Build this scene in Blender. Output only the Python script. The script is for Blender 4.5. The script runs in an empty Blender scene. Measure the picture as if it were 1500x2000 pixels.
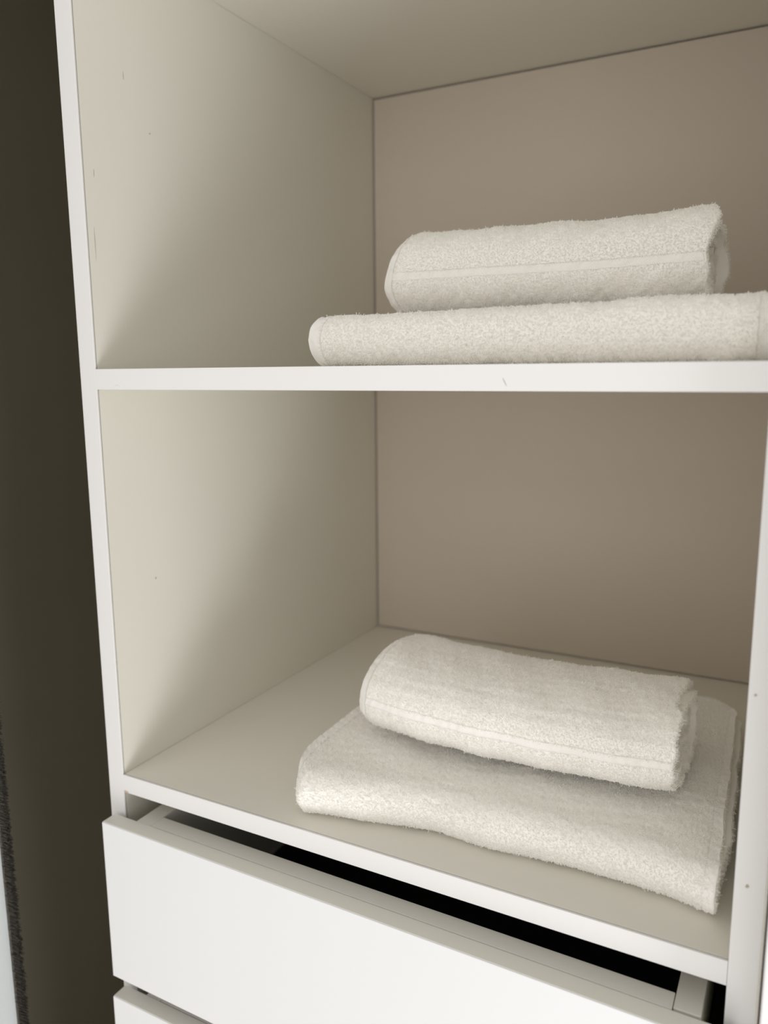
import bpy, math
import numpy as np
from mathutils import Matrix, Vector

# ------------------------------------------------------------------ camera, light, exposure
scn = bpy.context.scene
COL = scn.collection
W, D, ZB, ZT = 0.5518, 0.5260, -0.3937, 0.3722      # clear width, depth, lower shelf top, top board underside
TP, TL, TR = 0.018, 0.0189, 0.0183                  # board thicknesses

cam_data = bpy.data.cameras.new('camera')
cam = bpy.data.objects.new('camera', cam_data)
COL.objects.link(cam)
cam_data.sensor_fit = 'VERTICAL'
cam_data.sensor_height = 36.0
cam_data.lens = 1560.666 / 2000 * 36.0
cam_data.clip_start = 0.02
CP = Vector((0.57355, -0.52526, -0.00538))
yaw, pitch, roll = -0.48932, -0.17208, -0.00763
fw = Vector((math.sin(yaw) * math.cos(pitch), math.cos(yaw) * math.cos(pitch), math.sin(pitch)))
rt = fw.cross(Vector((0, 0, 1))).normalized()
up = rt.cross(fw)
r2 = math.cos(roll) * rt + math.sin(roll) * up
u2 = -math.sin(roll) * rt + math.cos(roll) * up
M = Matrix.Identity(4)
for i in range(3):
    M[i][0], M[i][1], M[i][2], M[i][3] = r2[i], u2[i], -fw[i], CP[i]
cam.matrix_world = M
cam_data.dof.use_dof = True
cam_data.dof.focus_distance = (Vector((0.40, 0.07, -0.34)) - CP).dot(fw)
cam_data.dof.aperture_fstop = 4.2
scn.camera = cam

scn.view_settings.view_transform = 'Standard'
scn.view_settings.look = 'None'
scn.view_settings.gamma = 1
scn.view_settings.use_curve_mapping = False
scn.view_settings.exposure = 0.06
scn.cycles.max_bounces = 16
scn.cycles.diffuse_bounces = 10
scn.cycles.transmission_bounces = 10

world = bpy.data.worlds.new('world')
scn.world = world
world.use_nodes = True
world.node_tree.nodes['Background'].inputs['Color'].default_value = (1.0, 0.965, 0.91, 1)
world.node_tree.nodes['Background'].inputs['Strength'].default_value = 0.69


def area(name, loc, target, sx, sy, power, color):
    l = bpy.data.lights.new(name, 'AREA')
    l.shape = 'RECTANGLE'
    l.size, l.size_y = sx, sy
    l.energy = power
    l.color = color
    o = bpy.data.objects.new(name, l)
    o.location = loc
    o.rotation_euler = (Vector(target) - Vector(loc)).to_track_quat('-Z', 'Y').to_euler()
    COL.objects.link(o)
    return o


# low daylight from a floor-length window to the right, and the soft light of the room in front
area('window_light', (2.1, -0.80, -1.15), (0.2, 0.1, -0.1), 0.9, 0.7, 19.5, (0.93, 0.97, 1.0))
area('room_light', (0.7, -2.1, 0.05), (0.25, 0.3, -0.1), 1.8, 1.5, 9.5, (1.0, 0.98, 0.96))
# daylight thrown up by the floor in front of the wardrobe
area('floor_bounce', (0.75, -1.05, -1.12), (0.35, 0.1, 0.1), 1.3, 0.9, 4.5, (0.98, 0.98, 1.0))


# ------------------------------------------------------------------ materials
def nt(name):
    m = bpy.data.materials.new(name)
    m.use_nodes = True
    t = m.node_tree
    return m, t, t.nodes['Principled BSDF']


def laminate(name, col, rough=0.45, var=0.03, bump=0.02, scale=(3, 3, 60)):
    m, t, b = nt(name)
    tc = t.nodes.new('ShaderNodeTexCoord')
    n1 = t.nodes.new('ShaderNodeTexNoise')
    n1.inputs['Scale'].default_value = 3.0
    n1.inputs['Detail'].default_value = 3
    mix = t.nodes.new('ShaderNodeMix')
    mix.data_type = 'RGBA'
    mix.inputs['A'].default_value = (*[c * (1 - var) for c in col], 1)
    mix.inputs['B'].default_value = (*[min(1, c * (1 + var)) for c in col], 1)
    mp = t.nodes.new('ShaderNodeMapping')
    mp.inputs['Scale'].default_value = scale
    n2 = t.nodes.new('ShaderNodeTexNoise')
    n2.inputs['Scale'].default_value = 12
    n2.inputs['Detail'].default_value = 4
    bp = t.nodes.new('ShaderNodeBump')
    bp.inputs['Strength'].default_value = bump
    bp.inputs['Distance'].default_value = 0.002
    L = t.links.new
    L(tc.outputs['Object'], n1.inputs['Vector'])
    L(n1.outputs['Fac'], mix.inputs['Factor'])
    L(mix.outputs['Result'], b.inputs['Base Color'])
    L(tc.outputs['Object'], mp.inputs['Vector'])
    L(mp.outputs['Vector'], n2.inputs['Vector'])
    L(n2.outputs['Fac'], bp.inputs['Height'])
    L(bp.outputs['Normal'], b.inputs['Normal'])
    b.inputs['Roughness'].default_value = rough
    b.inputs['Specular IOR Level'].default_value = 0.4
    return m


def flat(name, col, rough=0.6, metal=0.0, noise=0.0, nscale=200.0):
    m, t, b = nt(name)
    b.inputs['Base Color'].default_value = (*col, 1)
    b.inputs['Roughness'].default_value = rough
    b.inputs['Metallic'].default_value = metal
    if noise:
        tc = t.nodes.new('ShaderNodeTexCoord')
        n = t.nodes.new('ShaderNodeTexNoise')
        n.inputs['Scale'].default_value = nscale
        mix = t.nodes.new('ShaderNodeMix')
        mix.data_type = 'RGBA'
        mix.inputs['A'].default_value = (*[c * (1 - noise) for c in col], 1)
        mix.inputs['B'].default_value = (*[min(1, c * (1 + noise)) for c in col], 1)
        t.links.new(tc.outputs['Object'], n.inputs['Vector'])
        t.links.new(n.outputs['Fac'], mix.inputs['Factor'])
        t.links.new(mix.outputs['Result'], b.inputs['Base Color'])
    return m


M_LAM = laminate('white_laminate', (0.735, 0.72, 0.65))
M_SHELF = laminate('shelf_laminate', (0.775, 0.755, 0.695))
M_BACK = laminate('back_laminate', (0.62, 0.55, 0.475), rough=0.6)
M_FRONT = laminate('drawer_laminate', (0.80, 0.815, 0.835), rough=0.4, var=0.01)
M_BAND = laminate('edge_banding', (0.80, 0.80, 0.80), rough=0.35, var=0.015)
M_SHADED = laminate('shaded_laminate', (0.42, 0.39, 0.31), rough=0.5, var=0.06)  # shade of the closed compartment put into a darker laminate colour
M_DRAWER_SHADE = flat('drawer_shade', (0.012, 0.012, 0.014), 0.8, noise=0.3)  # near-black colour stands in for the shade inside the drawers
M_SPECK = flat('speck', (0.46, 0.42, 0.35), 0.8, noise=0.2)
M_CHIP = flat('exposed_chipboard', (0.62, 0.42, 0.26), 0.9, noise=0.3, nscale=900)
M_RAIL = flat('black_runner', (0.015, 0.015, 0.015), 0.4, noise=0.2)
M_BRUSH = flat('brush_pile', (0.08, 0.072, 0.06), 0.95, noise=0.8, nscale=900)
M_ALU = flat('white_painted_metal', (0.80, 0.815, 0.835), 0.3, noise=0.02)
M_SATIN = flat('satin_aluminium_paint', (0.60, 0.63, 0.64), 0.35, noise=0.02)
M_WALL = flat('wall_paint', (0.72, 0.70, 0.66), 0.8, noise=0.03, nscale=6)
M_FLOOR = flat('floor_laminate', (0.55, 0.45, 0.35), 0.5, noise=0.15, nscale=8)


def terry(name, col, bump=0.25, trans=0.0):
    m, t, b = nt(name)
    tc = t.nodes.new('ShaderNodeTexCoord')
    n = t.nodes.new('ShaderNodeTexNoise')
    n.inputs['Scale'].default_value = 420
    n.inputs['Detail'].default_value = 2
    mix = t.nodes.new('ShaderNodeMix')
    mix.data_type = 'RGBA'
    mix.inputs['A'].default_value = (*[c * 0.98 for c in col], 1)
    mix.inputs['B'].default_value = (*[min(0.99, c * 1.02) for c in col], 1)
    bp = t.nodes.new('ShaderNodeBump')
    bp.inputs['Strength'].default_value = bump
    bp.inputs['Distance'].default_value = 0.0008
    L = t.links.new
    L(tc.outputs['Object'], n.inputs['Vector'])
    L(n.outputs['Fac'], mix.inputs['Factor'])
    L(mix.outputs['Result'], b.inputs['Base Color'])
    L(n.outputs['Fac'], bp.inputs['Height'])
    L(bp.outputs['Normal'], b.inputs['Normal'])
    b.inputs['Roughness'].default_value = 0.95
    b.inputs['Specular IOR Level'].default_value = 0.1
    b.inputs['Sheen Weight'].default_value = 0.15
    # cotton fibres let some of the light through
    tl = t.nodes.new('ShaderNodeBsdfTranslucent')
    ms = t.nodes.new('ShaderNodeMixShader')
    ms.inputs[0].default_value = trans
    L(mix.outputs['Result'], tl.inputs['Color'])
    L(b.outputs[0], ms.inputs[1]); L(tl.outputs[0], ms.inputs[2])
    L(ms.outputs[0], t.nodes['Material Output'].inputs['Surface'])
    return m


M_TERRY = terry('cream_terry', (0.985, 0.958, 0.925))
M_LOOP = terry('cream_terry_loops', (0.99, 0.972, 0.948), bump=0.0, trans=0.15)


def woven(name, col, freq):
    # flat woven strip: herringbone ribs in the UVs (u along the strip, v across it)
    m, t, b = nt(name)
    uv = t.nodes.new('ShaderNodeTexCoord')
    sep = t.nodes.new('ShaderNodeSeparateXYZ')
    pp = t.nodes.new('ShaderNodeMath'); pp.operation = 'PINGPONG'; pp.inputs[1].default_value = 0.0028
    ad = t.nodes.new('ShaderNodeMath'); ad.operation = 'ADD'
    mu = t.nodes.new('ShaderNodeMath'); mu.operation = 'MULTIPLY'; mu.inputs[1].default_value = freq
    sn = t.nodes.new('ShaderNodeMath'); sn.operation = 'SINE'
    bp = t.nodes.new('ShaderNodeBump')
    bp.inputs['Strength'].default_value = 0.4
    bp.inputs['Distance'].default_value = 0.00022
    L = t.links.new
    L(uv.outputs['UV'], sep.inputs[0])
    L(sep.outputs['Y'], pp.inputs[0])
    L(pp.outputs[0], ad.inputs[0]); L(sep.outputs['X'], ad.inputs[1])
    L(ad.outputs[0], mu.inputs[0]); L(mu.outputs[0], sn.inputs[0])
    L(sn.outputs[0], bp.inputs['Height']); L(bp.outputs['Normal'], b.inputs['Normal'])
    b.inputs['Base Color'].default_value = (*col, 1)
    b.inputs['Roughness'].default_value = 0.8
    b.inputs['Specular IOR Level'].default_value = 0.15
    return m


M_WOVEN = woven('cream_woven_band', (0.985, 0.96, 0.925), 3600.0)
M_HEM = woven('cream_hem', (0.98, 0.957, 0.93), 5200.0)


# ------------------------------------------------------------------ helpers
def mesh_obj(name, V, F, mats, parent=None, smooth=False, midx=None, uv=None):
    me = bpy.data.meshes.new(name)
    V = np.asarray(V, dtype=np.float32)
    F = np.asarray(F, dtype=np.int32)
    me.vertices.add(len(V))
    me.vertices.foreach_set('co', V.ravel())
    n, k = F.shape
    me.loops.add(n * k)
    me.loops.foreach_set('vertex_index', F.ravel())
    me.polygons.add(n)
    me.polygons.foreach_set('loop_start', np.arange(0, n * k, k, dtype=np.int32))
    me.polygons.foreach_set('loop_total', np.full(n, k, dtype=np.int32))
    if uv is not None:
        lay = me.uv_layers.new(name='uv')
        lay.data.foreach_set('uv', np.asarray(uv, dtype=np.float32)[F.ravel()].ravel())
    for m in (mats if isinstance(mats, (list, tuple)) else [mats]):
        me.materials.append(m)
    if midx is not None:
        me.polygons.foreach_set('material_index', np.asarray(midx, dtype=np.int32))
    sm = np.full(n, smooth, dtype=bool)
    if midx is not None: sm &= np.asarray(midx) == 0
    me.polygons.foreach_set('use_smooth', sm)
    me.update(calc_edges=True)
    me.validate()
    o = bpy.data.objects.new(name, me)
    COL.objects.link(o)
    if parent is not None:
        o.parent = parent
    return o


def boxes(name, bs, mats, parent=None, bevel=0.0004, extra=None, skew=None, midx=None):
    """bs: list of (x0,x1,y0,y1,z0,z1[,mat index]); extra: (V,F,mat index) list of small marks"""
    V, F, I = [], [], []
    for b in bs:
        x0, x1, y0, y1, z0, z1 = b[:6]
        mi = b[6] if len(b) > 6 else 0
        k = len(V)
        V += [(x0, y0, z0), (x1, y0, z0), (x1, y1, z0), (x0, y1, z0), (x0, y0, z1), (x1, y0, z1), (x1, y1, z1), (x0, y1, z1)]
        F += [(k, k+3, k+2, k+1), (k+4, k+5, k+6, k+7), (k, k+1, k+5, k+4), (k+1, k+2, k+6, k+5), (k+2, k+3, k+7, k+6), (k+3, k, k+4, k+7)]
        I += [mi] * 6
    if extra:
        for ev, ef, mi in extra:
            k = len(V)
            V += ev
            F += [tuple(k + q for q in f) for f in ef]
            I += [mi] * len(ef)
    if skew:
        V = [(x, y + skew * (x - W / 2), z) for x, y, z in V]
    o = mesh_obj(name, V, F, mats, parent, midx=I)
    if bevel:
        md = o.modifiers.new('bevel', 'BEVEL')
        md.width = bevel
        md.segments = 2
        md.limit_method = 'ANGLE'
    return o


def fleck(c, axis, ru, rv, mi=1, seed=0, lift=0.0002, rot=0.0):
    """small irregular raised mark on a surface whose normal is +/- axis ('x','-y','z')"""
    rng = np.random.RandomState(seed)
    n = 8
    top, bot = [], []
    for i in range(n):
        a = 2 * math.pi * i / n
        r = 0.7 + 0.5 * rng.rand()
        p, q = ru * r * math.cos(a), rv * r * math.sin(a)
        p, q = p * math.cos(rot) - q * math.sin(rot), p * math.sin(rot) + q * math.cos(rot)
        for lst, s in ((top, lift), (bot, -lift)):
            if axis == 'x': lst.append((c[0] + s, c[1] + p, c[2] + q))
            elif axis == '-y': lst.append((c[0] + p, c[1] - s, c[2] + q))
            else: lst.append((c[0] + p, c[1] + q, c[2] + s))
    V = top + bot
    F = []
    for i in range(n):
        j = (i + 1) % n
        F.append((i, j, n + j, n + i))
    F += [(0, 1, 2, 3), (0, 3, 4, 7), (4, 5, 6, 7)]
    return V, F, mi


def tag(o, label=None, cat=None, group=None, kind=None):
    for k, v in (('label', label), ('category', cat), ('group', group), ('kind', kind)):
        if v: o[k] = v
    return o


def empty(name, loc, label, cat, group=None):
    o = bpy.data.objects.new(name, None)
    COL.objects.link(o)
    o.empty_display_size = 0.05
    o.location = loc
    return tag(o, label, cat, group)


# ------------------------------------------------------------------ room
ZF = -1.46
tag(boxes('wall_back', [(-1.6, 1.6, 0.556, 0.62, ZF, 1.3)], M_WALL, bevel=0), kind='structure')
tag(boxes('floor', [(-1.6, 2.6, -2.6, 0.62, ZF - 0.05, ZF)], M_FLOOR, bevel=0), kind='structure')

# ------------------------------------------------------------------ wardrobe carcass
wardrobe = empty('wardrobe', (0, 0, 0), 'built-in white laminate wardrobe with open shelves above white drawers and a dark side compartment', 'wardrobe')
ZLO, ZHI = ZF + 0.002, 0.80
YB = 0.553

o = boxes('side_panel', [(-TL, 0.0, 0.0023, YB, ZLO, ZHI)], [M_LAM, M_SPECK], wardrobe, extra=[
    fleck((0, 0.0592, -0.208), 'x', 0.0012, 0.0014, seed=1),
    fleck((0, 0.055, 0.262), 'x', 0.0004, 0.004, seed=2),
    fleck((0, 0.013, 0.17), 'x', 0.0003, 0.004, seed=3),
    fleck((0, 0.009, 0.11), 'x', 0.0004, 0.012, seed=4),
    fleck((0, 0.085, 0.22), 'x', 0.0008, 0.0008, seed=5)])
boxes('edge_band', [(-TL - 0.0002, 0.0001, -0.0008, 0.0010, ZLO, ZHI)], M_BAND, o, bevel=0.0003)
o = boxes('side_panel', [(W, W + TR, 0.0023, YB, ZLO, ZHI)], [M_LAM, M_SPECK], wardrobe)
boxes('edge_band', [(W - 0.0001, W + TR + 0.0002, -0.0008, 0.0010, ZLO, ZHI)], [M_BAND, M_SPECK], o, bevel=0.0003, extra=[
    fleck((0.5594, -0.0008, -0.3355), '-y', 0.0011, 0.0011, seed=6),
    fleck((0.5560, -0.0008, -0.205), '-y', 0.0007, 0.0007, seed=7)])
o = boxes('shelf', [(0.0003, W - 0.0003, 0.0023, YB, -TP, 0)], M_SHELF, wardrobe)
boxes('edge_band', [(0.0003, W - 0.0003, -0.0008, 0.0010, -TP - 0.0001, 0.0001)], [M_BAND, M_SPECK, M_FRONT], o, bevel=0.0003, extra=[
    fleck((0.0265, -0.0008, -0.0160), '-y', 0.0030, 0.0013, 2, seed=8, lift=0.0005),
    fleck((0.388, -0.0008, -0.0120), '-y', 0.0003, 0.0035, 1, seed=9, lift=0.0001, rot=0.5)])
o = boxes('shelf', [(0.0003, W - 0.0003, 0.0023, YB, ZB - TP, ZB)], M_SHELF, wardrobe)
boxes('edge_band', [(0.0003, W - 0.0003, -0.0008, 0.0010, ZB - TP - 0.0001, ZB + 0.0001)], [M_BAND, M_CHIP], o, bevel=0.0003, extra=[
    fleck((0.0035, -0.0008, ZB - TP + 0.001), '-y', 0.003, 0.0008, seed=10, lift=0.0003)])
boxes('top_board', [(0.0003, W - 0.0003, 0.0, YB, ZT, ZT + TP)], M_SHELF, wardrobe)
boxes('light_stop_board', [(0.0003, W - 0.0003, 0.02, YB, -0.85, -0.832)], M_SHELF, wardrobe)  # unseen board, added to keep light from below out of the drawer gaps
# hardboard back set in a groove, one sheet per bay
boxes('back_panel', [(0.0022, W - 0.0022, D + 0.001, D + 0.005, ZB + 0.0018, -TP - 0.002),
                     (0.0022, W - 0.0022, D + 0.001, D + 0.005, 0.0018, ZT - 0.0022),
                     (0.0022, W - 0.0022, D + 0.001, D + 0.005, -0.83, ZB - TP - 0.002)], M_BACK, wardrobe, bevel=0)

# closed compartment to the left: its far side, back, top, bottom
XN = -0.575
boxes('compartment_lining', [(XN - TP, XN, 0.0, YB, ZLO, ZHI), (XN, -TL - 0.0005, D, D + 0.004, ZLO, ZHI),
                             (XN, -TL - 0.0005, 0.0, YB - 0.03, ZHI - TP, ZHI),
                             (XN, -TL - 0.0005, 0.0, YB - 0.03, ZLO, ZLO + TP)], M_SHADED, wardrobe)

# ------------------------------------------------------------------ drawers
def drawer(zt, h, skew, yf=-0.0262, inner=True):
    yb = yf + 0.0172
    d = boxes('drawer_front', [(-0.0085, W + 0.0085, yf, yb, zt - h, zt)], [M_FRONT], wardrobe, bevel=0.0006, skew=skew)
    boxes('edge_band', [(-0.0082, W + 0.0082, yf + 0.0011, yb - 0.0006, zt - 0.0005, zt + 0.0004)], M_SHELF, d, bevel=0.0002, skew=skew)
    boxes('inner_front', [(0.0385, 0.5194, yb + 0.0010, yb + 0.0180, zt - h + 0.02, zt - 0.0003)], M_SHELF, d, bevel=0.0005, skew=skew)
    boxes('side_board', [(0.0200, 0.0382, yb + 0.0004, 0.47, zt - h + 0.02, zt - 0.0003)], M_SHELF, d, bevel=0.0005)
    boxes('side_board', [(0.5200, 0.5380, yb + 0.0004, 0.47, zt - h + 0.02, zt - 0.0003)], M_SHELF, d, bevel=0.0005)
    boxes('back_board', [(0.0385, 0.5194, 0.452, 0.470, zt - h + 0.02, zt - 0.0003)], M_SHELF, d, bevel=0.0005)
    boxes('drawer_bottom', [(0.0385, 0.5194, yb + 0.0190, 0.4515, zt - h + 0.022, zt - h + 0.027)], M_DRAWER_SHADE, d, bevel=0)  # plain drawer bottom, with the inner shade painted into its colour
    return d

d1 = drawer(-0.4350, 0.1690, -0.011)
d2 = drawer(-0.6262, 0.1690, -0.004)
boxes('drawer_runner', [(0.0003, 0.0195, 0.010, 0.44, -0.640, -0.618)], M_RAIL, wardrobe, bevel=0.001)
boxes('drawer_runner', [(0.5385, W - 0.0003, 0.010, 0.44, -0.640, -0.618)], M_RAIL, wardrobe, bevel=0.001)
boxes('drawer_runner', [(0.0003, 0.0195, 0.030, 0.44, -0.535, -0.505)], M_RAIL, wardrobe, bevel=0.001)
boxes('drawer_runner', [(0.5385, W - 0.0003, 0.030, 0.44, -0.535, -0.505)], M_RAIL, wardrobe, bevel=0.001)

# ------------------------------------------------------------------ sliding doors either side
dl = boxes('sliding_door', [(-0.72, -0.1330, -0.083, -0.067, ZLO, ZHI)], M_ALU, wardrobe)
boxes('door_stile', [(-0.1330, -0.1070, -0.086, -0.060, ZLO, ZHI), (-0.1360, -0.1325, -0.0885, -0.084, ZLO, ZHI)], M_SATIN, dl, bevel=0.001)


def brush(name, x0, x1, y, parent, n=9000, seed=3):
    rng = np.random.RandomState(seed)
    V, F = [], []
    b = [(x0, y - 0.003, ZLO), (x0 + 0.003, y + 0.003, ZHI)]
    k = n
    z = rng.uniform(-0.95, 0.55, k)
    yy = y + rng.uniform(-0.003, 0.003, k)
    L = (x1 - x0) * rng.uniform(0.8, 1.05, k)
    dz = rng.normal(0, 0.0012, k)
    dy = rng.normal(0, 0.0008, k)
    w = 0.00035
    P0 = np.stack([np.full(k, x0), yy, z], 1)
    P1 = np.stack([x0 + L, yy + dy, z + dz], 1)
    ofs = [np.array([0, w, w]), np.array([0, -w, w]), np.array([0, 0, -w])]
    VV = np.concatenate([P0 + o for o in ofs] + [P1 + o * 0.8 for o in ofs])
    idx = np.arange(k)
    FF = np.concatenate([np.stack([idx + a * k, idx + c * k, idx + (c + 3) * k, idx + (a + 3) * k], 1) for a, c in ((0, 1), (1, 2), (2, 0))])
    kk = len(VV)
    (xa, ya, za), (xb, yb, zb) = b
    bv = np.array([(xa, ya, za), (xb, ya, za), (xb, yb, za), (xa, yb, za), (xa, ya, zb), (xb, ya, zb), (xb, yb, zb), (xa, yb, zb)])
    bf = np.array([(0, 3, 2, 1), (4, 5, 6, 7), (0, 1, 5, 4), (1, 2, 6, 5), (2, 3, 7, 6), (3, 0, 4, 7)]) + kk
    return mesh_obj(name, np.concatenate([VV, bv]), np.concatenate([FF, bf]), M_BRUSH, parent)


brush('brush_seal', -0.1068, -0.0945, -0.062, dl)
dr = boxes('sliding_door', [(0.60, 1.15, -0.041, -0.025, ZLO, ZHI)], M_ALU, wardrobe)
boxes('door_stile', [(0.5732, 0.5995, -0.046, -0.020, ZLO, ZHI)], M_ALU, dr, bevel=0.001)
boxes('brush_seal', [(0.5718, 0.5731, -0.040, -0.026, ZLO, ZHI)], M_BRUSH, dr, bevel=0)


# ------------------------------------------------------------------ towels
def noise2(u, v, seed, f0, n=10, spread=2.5):
    rng = np.random.RandomState(seed)
    s = np.zeros(np.broadcast(u, v).shape)
    for _ in range(n):
        a = rng.uniform(0, 2 * math.pi)
        f = f0 * rng.uniform(1 / spread, spread)
        s = s + np.sin((u * math.cos(a) + v * math.sin(a)) * f + rng.uniform(0, 6.28))
    return s / math.sqrt(n)


def sheet_loop(C, half, ncap=5, flip=1):
    """closed cross-section outline of a sheet with centre line C (n,2) and half thickness array; returns pts, normals and outer flag"""
    T = np.gradient(C, axis=0)
    T /= np.linalg.norm(T, axis=1)[:, None]
    N = np.stack([T[:, 1], -T[:, 0]], 1) * flip
    outer = C + N * half[:, None]
    inner = (C - N * half[:, None])[::-1]

    def cap(c, t, n_from, h):
        a = np.linspace(0, math.pi, ncap + 2)[1:-1]
        return np.array([c + h * (math.cos(x) * n_from + math.sin(x) * t) for x in a]), np.array([math.cos(x) * n_from + math.sin(x) * t for x in a])
    c1, n1 = cap(C[-1], T[-1], N[-1], half[-1])
    c0, n0 = cap(C[0], -T[0], -N[0], half[0])
    P = np.concatenate([outer, c1, inner, c0])
    NN = np.concatenate([N, n1, -N[::-1], n0])
    s = np.concatenate([np.arange(len(C)), np.full(len(c1), len(C) - 1), np.arange(len(C))[::-1], np.zeros(len(c0))])
    side = np.concatenate([np.ones(len(C)), np.zeros(len(c1)), -np.ones(len(C)), np.zeros(len(c0))])
    return P, NN, s / (len(C) - 1), side


def grid_mesh(P3):
    """P3 (nx, m, 3) closed in m; returns V, quad faces incl. fan-free end caps as quads between outer and inner side"""
    nx, m, _ = P3.shape
    V = P3.reshape(-1, 3)
    i, j = np.meshgrid(np.arange(nx - 1), np.arange(m), indexing='ij')
    j2 = (j + 1) % m
    F = np.stack([i * m + j, i * m + j2, (i + 1) * m + j2, (i + 1) * m + j], -1).reshape(-1, 4)
    return V, F


def loops_mesh(P, N, T, hgt, rad, rng, npt=5, width=0.9):
    """little terry loops at points P with normals N"""
    k = len(P)
    a = rng.uniform(0, 2 * math.pi, k)
    B = np.cross(N, T)
    B /= np.linalg.norm(B, axis=1)[:, None] + 1e-12
    T = np.cross(B, N)
    S = T * np.cos(a)[:, None] + B * np.sin(a)[:, None]
    Q = np.cross(N, S)
    lean = rng.normal(0, 0.45, (k, 2))
    h = hgt * rng.uniform(0.6, 1.25, k) * np.where(rng.rand(k) < 0.02, 2.0, 1.0)
    ax = N + T * lean[:, :1] + B * lean[:, 1:]
    ax /= np.linalg.norm(ax, axis=1)[:, None]
    t = np.linspace(0, math.pi, npt)
    rings = []
    for q in range(npt):
        c = P - N * 0.0003 + S * (math.cos(t[q]) * hgt * 0.5 * width) + ax * (h * math.sin(t[q]))[:, None]
        tang = -S * math.sin(t[q]) + ax * math.cos(t[q])
        nrm = S * math.cos(t[q]) + ax * math.sin(t[q])
        for g in range(3):
            an = 2 * math.pi * g / 3
            rings.append(c + rad * (nrm * math.cos(an) + Q * math.sin(an)))
    V = np.stack(rings, 1).reshape(-1, 3)      # k, npt*3
    base = np.arange(k)[:, None] * (npt * 3)
    F = []
    for q in range(npt - 1):
        for g in range(3):
            g2 = (g + 1) % 3
            F.append(np.stack([base[:, 0] + q * 3 + g, base[:, 0] + q * 3 + g2, base[:, 0] + (q + 1) * 3 + g2, base[:, 0] + (q + 1) * 3 + g], 1))
    return V, np.concatenate(F)


def scatter(V, F, wgt, spacing, rng):
    a, b, c, d = (V[F[:, q]] for q in range(4))
    n = np.cross(c - a, d - b)
    ar = np.linalg.norm(n, axis=1) * 0.5
    nn = n / (2 * ar[:, None] + 1e-15)
    cnt = ar * wgt / spacing ** 2
    k = (cnt + rng.rand(len(cnt))).astype(int)
    idx = np.repeat(np.arange(len(F)), k)
    u, v = rng.rand(len(idx), 1), rng.rand(len(idx), 1)
    P = (a[idx] * (1 - u) + b[idx] * u) * (1 - v) + (d[idx] * (1 - u) + c[idx] * u) * v
    T = b[idx] - a[idx]
    T /= np.linalg.norm(T, axis=1)[:, None] + 1e-12
    return P, nn[idx], T


def cap_faces(nx, m, n, ncap, i):
    """quads closing the sheet end at row i (outer index q pairs with inner index)"""
    base = i * m
    q = np.arange(n - 1)
    o1, o2 = q, q + 1
    i1 = n + ncap + (n - 1 - q)
    i2 = n + ncap + (n - 2 - q)
    f = np.stack([base + o1, base + o2, base + i2, base + i1], 1)
    return f if i == 0 else f[:, ::-1]


def orient(V, F, outs):
    """flip all faces if their normals disagree with the wanted outward vectors"""
    a, b, c, d = (V[F[:, q]] for q in range(4))
    n = np.cross(c - a, d - b)
    return F[:, ::-1] if np.sum(n * outs) < 0 else F


def build_sheet(C, half, xs, place, disp, ncap=5, flip=1):
    P, NN, s, side = sheet_loop(C, half, ncap, flip)
    n, m = len(C), len(P)
    X, S = np.meshgrid(xs, s, indexing='ij')
    Pq = np.broadcast_to(P, (len(xs), m, 2)).copy()
    Nq = np.broadcast_to(NN, (len(xs), m, 2))
    dd = disp(X, S, side)
    Pq += Nq * dd[..., None]
    W3 = place(X, Pq[..., 0], Pq[..., 1], S)
    V, F = grid_mesh(W3)
    outs = np.concatenate([np.zeros((len(xs), m, 1)), Nq], -1).reshape(-1, 3)
    Fq = orient(V, F, outs[F[:, 0]])
    flipped = not np.array_equal(Fq[0], F[0])
    c0 = cap_faces(len(xs), m, n, ncap, 0)
    c1 = cap_faces(len(xs), m, n, ncap, len(xs) - 1)
    if not flipped:
        c0, c1 = c0[:, ::-1], c1[:, ::-1]
    j = (np.arange(len(F)) % m)
    info = dict(s=s[j], side=side[j], x=np.repeat(xs[:-1], m), W3=W3, n=n, m=m)
    return V, Fq, (c0, c1), info


def strip_from(W3, i0, i1, j0, j1, lift, name, mat, parent, sgn=1):
    """a thin raised band lying on part of a sheet surface"""
    G = W3[i0:i1 + 1, j0:j1 + 1]
    du = np.gradient(G, axis=0)
    dv = np.gradient(G, axis=1)
    N = np.cross(du, dv)
    N /= np.linalg.norm(N, axis=-1)[..., None] + 1e-12
    N *= sgn
    top = G + N * lift
    bot = G - N * 0.0006
    a, b = G.shape[:2]
    V = np.concatenate([top.reshape(-1, 3), bot.reshape(-1, 3)])
    i, j = np.meshgrid(np.arange(a - 1), np.arange(b - 1), indexing='ij')
    i, j = i.ravel(), j.ravel()
    F = np.stack([i * b + j, i * b + j + 1, (i + 1) * b + j + 1, (i + 1) * b + j], 1)
    if sgn > 0: F = F[:, ::-1]
    o = a * b
    Fb = F[:, ::-1] + o
    rim = [q * b for q in range(a)] + [(a - 1) * b + q for q in range(1, b)] + [q * b + b - 1 for q in range(a - 2, -1, -1)] + [q for q in range(b - 2, 0, -1)]
    R = np.array(rim)
    R2 = np.roll(R, -1)
    Fr = np.stack([R, R2, R2 + o, R + o], 1)
    lu = np.concatenate([[0], np.cumsum(np.linalg.norm(np.diff(G[:, 0], axis=0), axis=1))])
    lv = np.concatenate([[0], np.cumsum(np.linalg.norm(np.diff(G[0], axis=0), axis=1))])
    U, Vv = np.meshgrid(lu, lv, indexing='ij')
    uv = np.stack([U.ravel(), Vv.ravel()], 1)
    return mesh_obj(name, V, np.concatenate([F, Fb, Fr]), mat, parent, smooth=True, uv=np.concatenate([uv, uv]))


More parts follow.
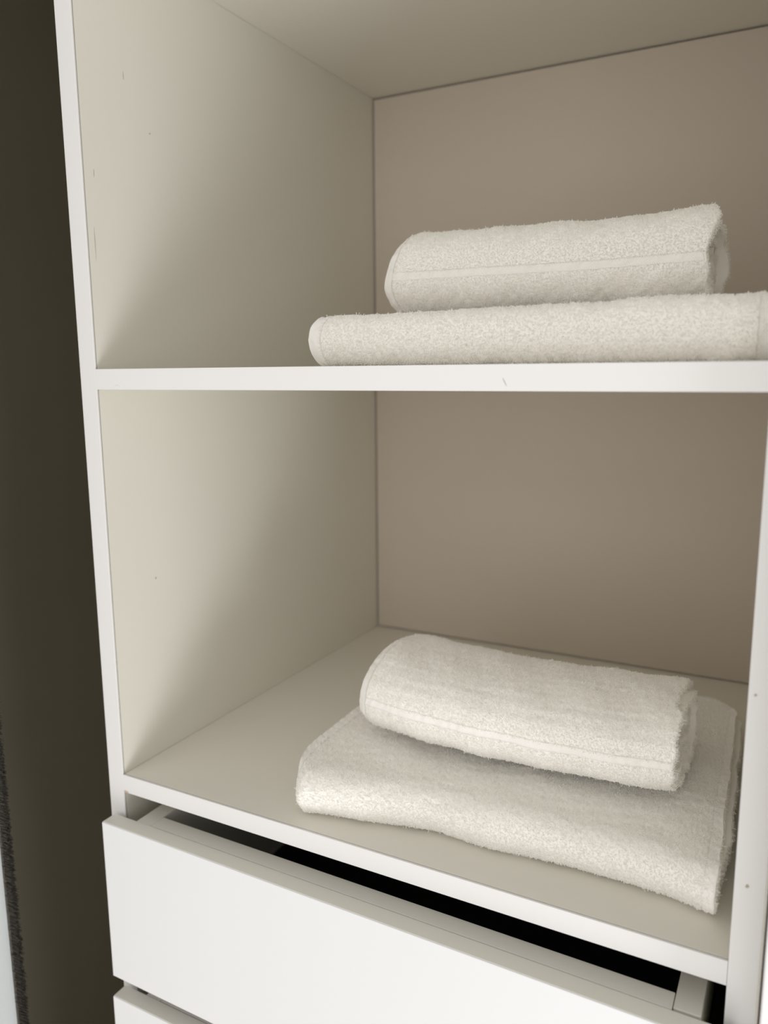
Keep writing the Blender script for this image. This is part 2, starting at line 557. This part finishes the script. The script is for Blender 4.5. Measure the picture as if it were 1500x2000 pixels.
def resample(C, step):
    L = np.concatenate([[0], np.cumsum(np.linalg.norm(np.diff(C, axis=0), axis=1))])
    n = max(8, int(L[-1] / step))
    t = np.linspace(0, L[-1], n)
    return np.stack([np.interp(t, L, C[:, 0]), np.interp(t, L, C[:, 1])], 1), L[-1]


def rolled_towel(x0, x1, yc, zc, ay, az, label, seed, tele, band_ang, zfun, yfun, slant=0.012, spacing=0.00125):
    """towel rolled along x: a spiral sheet of soft terry"""
    rng = np.random.RandomState(seed)
    turns = 3.2
    t = 0.0078                                   # folded sheet thickness
    th = np.linspace(0, turns * 2 * math.pi, 900)
    th_end = math.radians(-150)                   # free end tucked underneath at the back
    ang = th_end - (th[-1] - th)                  # measured in the y,z plane
    ang = th_end + (th - th[-1])
    shrink = (th[-1] - th) / (2 * math.pi) * (t * 1.12)
    ex = 0.88
    ca, sa = np.cos(ang), np.sin(ang)
    ry = np.maximum(ay - t / 2 - shrink, 0.004)
    rz = np.maximum(az - t / 2 - shrink * 0.93, 0.003)
    C = np.stack([-ry * np.sign(ca) * np.abs(ca) ** ex, rz * np.sign(sa) * np.abs(sa) ** ex], 1)
    C, L = resample(C, 0.0016)
    half = np.full(len(C), t / 2)
    half[-8:] *= np.linspace(1, 0.7, 8)
    xs = np.arange(x0, x1, 0.0016)
    nP = len(C)
    # polar angle of each point for the displacement and the band
    def disp(X, S, side):
        lo = noise2(X * 1.0, S * L, seed + 1, 55) * 0.0009 + noise2(X, S * L, seed + 2, 330) * 0.00042 + noise2(X, S * L, seed + 3, 1000, 14, 1.6) * 0.00022
        return lo * np.where(side > 0, 1, 0.4)

    def place(X, Y, Z, S):
        e = (X - x0) / (x1 - x0)
        inner = np.clip((1 - S) * turns, 0, 3)
        q = np.clip((inner - 0.42) / 0.22, 0, 1)
        inner = q * q * (3 - 2 * q) - 0.8 * np.clip(inner - 1.45, 0, 0.9)
        wob = 1.0 + 0.25 * np.sin(S * 23 + seed)
        Xq = X + tele * inner * wob * np.clip((e - 0.5) * 2, 0, 1) ** 2
        Xq = Xq + np.clip((e - 0.93) / 0.07, 0, 1) * 0.0016 * noise2(S * L, 0 * S, seed + 7, 150, 6)
        Xq = Xq + slant * np.clip(Z / az, -0.3, 1) * np.clip(1 - e * 2.5, 0, 1) ** 2
        # ends slightly pinched, soft slump along the length
        pin = 1 - 0.10 * np.clip((0.06 - e) / 0.06, 0, 1) ** 2
        zb = Z * pin + zfun(e) * np.clip((Z + az) / (2 * az), 0, 1)
        return np.stack([Xq, yc + yfun(e) + Y * pin, zc + zb], -1)
    V, F, (c0, c1), info = build_sheet(C, half, xs, place, disp, flip=-1)
    n = info['n']
    # which part of the spiral is outermost
    outer_s = 1 - 1.0 / turns * 1.42
    w = np.where((info['side'] > 0) & (info['s'] > outer_s), 1.0, 0.0)
    w = np.where((info['x'] < x0 + 0.005), 0.0, w)
    # band position: find index on outer turn where the angle matches
    Cs = C
    a_pt = np.degrees(np.arctan2(Cs[:, 1] / az, -Cs[:, 0] / ay))
    cand = np.arange(n)[(np.arange(n) / n > 1 - 1.0 / turns * 1.02)]
    jb = cand[np.argmin(np.abs(((a_pt[cand] - band_ang + 180) % 360) - 180))]
    bw = 2
    j = (np.arange(len(F)) % info['m'])
    w = np.where((j >= jb - bw) & (j < jb + bw - 1), 0.0, w)
    P, N, T = scatter(V, F, w, spacing, rng)
    P2, N2, T2 = scatter(V, c1, np.ones(len(c1)), spacing * 1.3, rng)
    P, N, T = np.concatenate([P, P2]), np.concatenate([N, N2]), np.concatenate([T, T2])
    LV, LF = loops_mesh(P, N, T, 0.00155, 0.00021, rng)
    k = len(V)
    root = mesh_obj('rolled_towel', np.concatenate([V, LV]), np.concatenate([F, c0, c1, LF + k]), [M_TERRY, M_LOOP], None, smooth=True,
                    midx=np.concatenate([np.zeros(len(F) + len(c0) + len(c1)), np.ones(len(LF))]))
    tag(root, label, 'towel')
    W3 = info['W3']
    strip_from(W3, 1, len(xs) - 2, jb - bw, jb + bw, 0.0007, 'woven_band', M_WOVEN, root, 1)
    js = int(n * outer_s)
    strip_from(W3, 0, 6, js, n - 1, 0.0009, 'hem', M_HEM, root, 1)
    return root


def folded_towel(zshelf, xl, xr, yfront, yback, hgt, label, seed, xleft_shift, xright_shift, spacing=0.0013, sparse_top=1.0, peek=0.005):
    """bath towel folded flat: an outer C-shaped layer wrapping an inner folded layer"""
    rng = np.random.RandomState(seed)
    t = 0.0098
    H = 0.040
    def cprof(yf, yb0, yb1, zlo, zhi, rr):
        zt_, zb_ = zhi, zlo
        p = [(yb0, zt_)]
        p += [(y, zt_) for y in np.linspace(yb0, yf + rr, 60)[1:]]
        cz, a = (zt_ + zb_) / 2, (zt_ - zb_) / 2
        for q in np.linspace(math.pi / 2, -math.pi / 2, 24)[1:-1]:
            p.append((yf + rr - rr * math.cos(q) , cz + a * math.sin(q)))
        p += [(y, zb_) for y in np.linspace(yf + rr, yb1, 60)]
        return np.array(p)
    parts = []
    outer = cprof(t / 2, yback - 0.004, yback - 0.008, t / 2, H - t / 2, 0.015)
    innr = cprof(0.021, yback - 0.012, yback - 0.010, t * 1.5 + 0.0002, H - t * 1.5 - 0.0002, 0.006)
    allV, allF, W3o = [], [], None
    k = 0
    pts = []
    for li, (prof, tt, dx) in enumerate(((outer, t, 0.0), (innr, t * 0.96, peek))):
        C, L = resample(prof, 0.0018)
        half = np.full(len(C), tt / 2)
        xs = np.arange(xl, xr, 0.0018)

        def disp(X, S, side):
            r = noise2(X, S * L, seed + 10 * li, 60) * 0.0007 + noise2(X, S * L, seed + 10 * li + 1, 330) * 0.0004 + noise2(X, S * L, seed + 10 * li + 3, 1000, 14, 1.6) * 0.00035
            return r * np.where(side > 0, 1, 0.25) * (1.0 if li == 0 else 0.3)

        def place(X, Y, Z, S):
            e = (X - xl) / (xr - xl)
            hz = hgt(X) / H
            # thickness scale and a gentle large undulation of the top
            zz = Z * hz
            und = noise2(X, Y, seed + 5, 26) * 0.0011 * np.clip(Z / H, 0, 1)
            zz = np.maximum(zz + und, Z * 0.6)
            yy = yfront(X) * np.exp(-Y / 0.12) + yfront_mean * (1 - np.exp(-Y / 0.12)) + Y
            # left end: rounded over towards the shelf
            xe = np.clip((0.10 - e) / 0.10, 0, 1) ** 2
            Xq = X + xe * (xleft_shift(yy) + 0.007 * (np.abs(Z / H - 0.55) * 1.6) ** 2.2)
            Xq = Xq + np.clip((e - 0.95) / 0.05, 0, 1) * 0.0009 * noise2(Y, Z, seed + 8 + li, 110, 6)
            xr_ = np.clip((e - 0.85) / 0.15, 0, 1) ** 1.5
            Xq = Xq + xr_ * (xright_shift(yy) + dx * np.clip((Y - 0.03) / 0.04, 0, 1))
            return np.stack([Xq, yy, zshelf + 0.0006 + np.maximum(zz, 0)], -1)
        yfront_mean = float(np.mean(yfront(np.linspace(xl, xr, 50))))
        V, F, (c0, c1), info = build_sheet(C, half, xs, place, disp)
        if li == 0:
            W3o, n0, jn = info['W3'], info['n'], len(xs)
            w = np.where(info['side'] >= 0, 1.0, 0.0)
            s = info['s']
            w = np.where((info['side'] > 0) & (s > 0.66), 0.15, w)
            w = np.where((info['side'] > 0) & (s < 0.30), sparse_top, w)
            w = np.where(info['x'] < xl + 0.008, 0, w)
            w = np.where(info['x'] > xr - 0.006, 0.1, w)
            pts.append(scatter(V, F, w, spacing, rng))
        pts.append(scatter(V, c1, np.ones(len(c1)) * 0.5, spacing, rng))
        allV.append(V)
        allF += [F + k, c0 + k, c1 + k]
        k += len(V)
    P, N, T = (np.concatenate([q[i] for q in pts]) for i in range(3))
    LV, LF = loops_mesh(P, N, T, 0.0016, 0.00021, rng)
    root = mesh_obj('folded_bath_towel', np.concatenate(allV + [LV]), np.concatenate(allF + [LF + k]), [M_TERRY, M_LOOP], None, smooth=True,
                    midx=np.concatenate([np.zeros(sum(len(f) for f in allF)), np.ones(len(LF))]))
    tag(root, label, 'towel')
    strip_from(W3o, 0, 7, 3, n0 - 4, 0.0009, 'hem', M_HEM, root, 1)
    strip_from(W3o, jn - 6, jn - 1, 3, n0 - 4, 0.0009, 'hem', M_HEM, root, 1)
    return root


ip = lambda xs, ys: (lambda x: np.interp(x, xs, ys))

# lower shelf
folded_towel(ZB, 0.170, 0.5405,
             ip([0.166, 0.20, 0.25, 0.319, 0.367, 0.425, 0.503, 0.545], [0.030, 0.012, 0.022, 0.038, 0.036, 0.041, 0.040, 0.028]),
             0.335, ip([0.16, 0.25, 0.35, 0.45, 0.54], [0.040, 0.040, 0.038, 0.037, 0.036]),
             'cream terry bath towel folded flat on the lower shelf, its front fold bright', 21,
             lambda y: 0.030 * np.exp(-(y / 0.04) ** 2) + 0.004 * np.clip((y - 0.15) / 0.2, 0, 1),
             lambda y: -0.040 * np.clip(y - 0.05, 0, 1) - 0.03 * np.clip((y - 0.33) / 0.04, 0, 1) ** 2, peek=0.006)
rolled_towel(0.213, 0.4945, 0.156, ZB + 0.0395 + 0.0415, 0.074, 0.0420,
             'cream terry towel rolled up, resting on the folded towel of the lower shelf', 31, 0.007, 4,
             lambda e: 0.004 * (0.5 - e), lambda e: 0.014 * (2 * e - 1) ** 2 - 0.006, slant=0.004)

# upper shelf
folded_towel(0.0, 0.1935, 0.5485,
             ip([0.19, 0.25, 0.35, 0.45, 0.545], [0.056, 0.050, 0.048, 0.050, 0.050]),
             0.33, ip([0.19, 0.27, 0.36, 0.43, 0.46, 0.50, 0.52, 0.545], [0.0405, 0.040, 0.041, 0.043, 0.044, 0.0425, 0.0415, 0.0435]),
             'cream terry bath towel folded flat on the upper shelf at eye level', 41,
             lambda y: 0.0 * y, lambda y: -0.02 * np.clip(y - 0.05, 0, 1), sparse_top=0.7, peek=0.003)
rolled_towel(0.214, 0.4885, 0.207, 0.0425 + 0.0410, 0.058, 0.0415,
             'cream terry towel rolled up, lying on the folded towel of the upper shelf', 51, 0.010, -4,
             lambda e: 0.004 - 0.006 * e + 0.005 * np.clip((e - 0.7) / 0.3, 0, 1), lambda e: 0.0 * e)
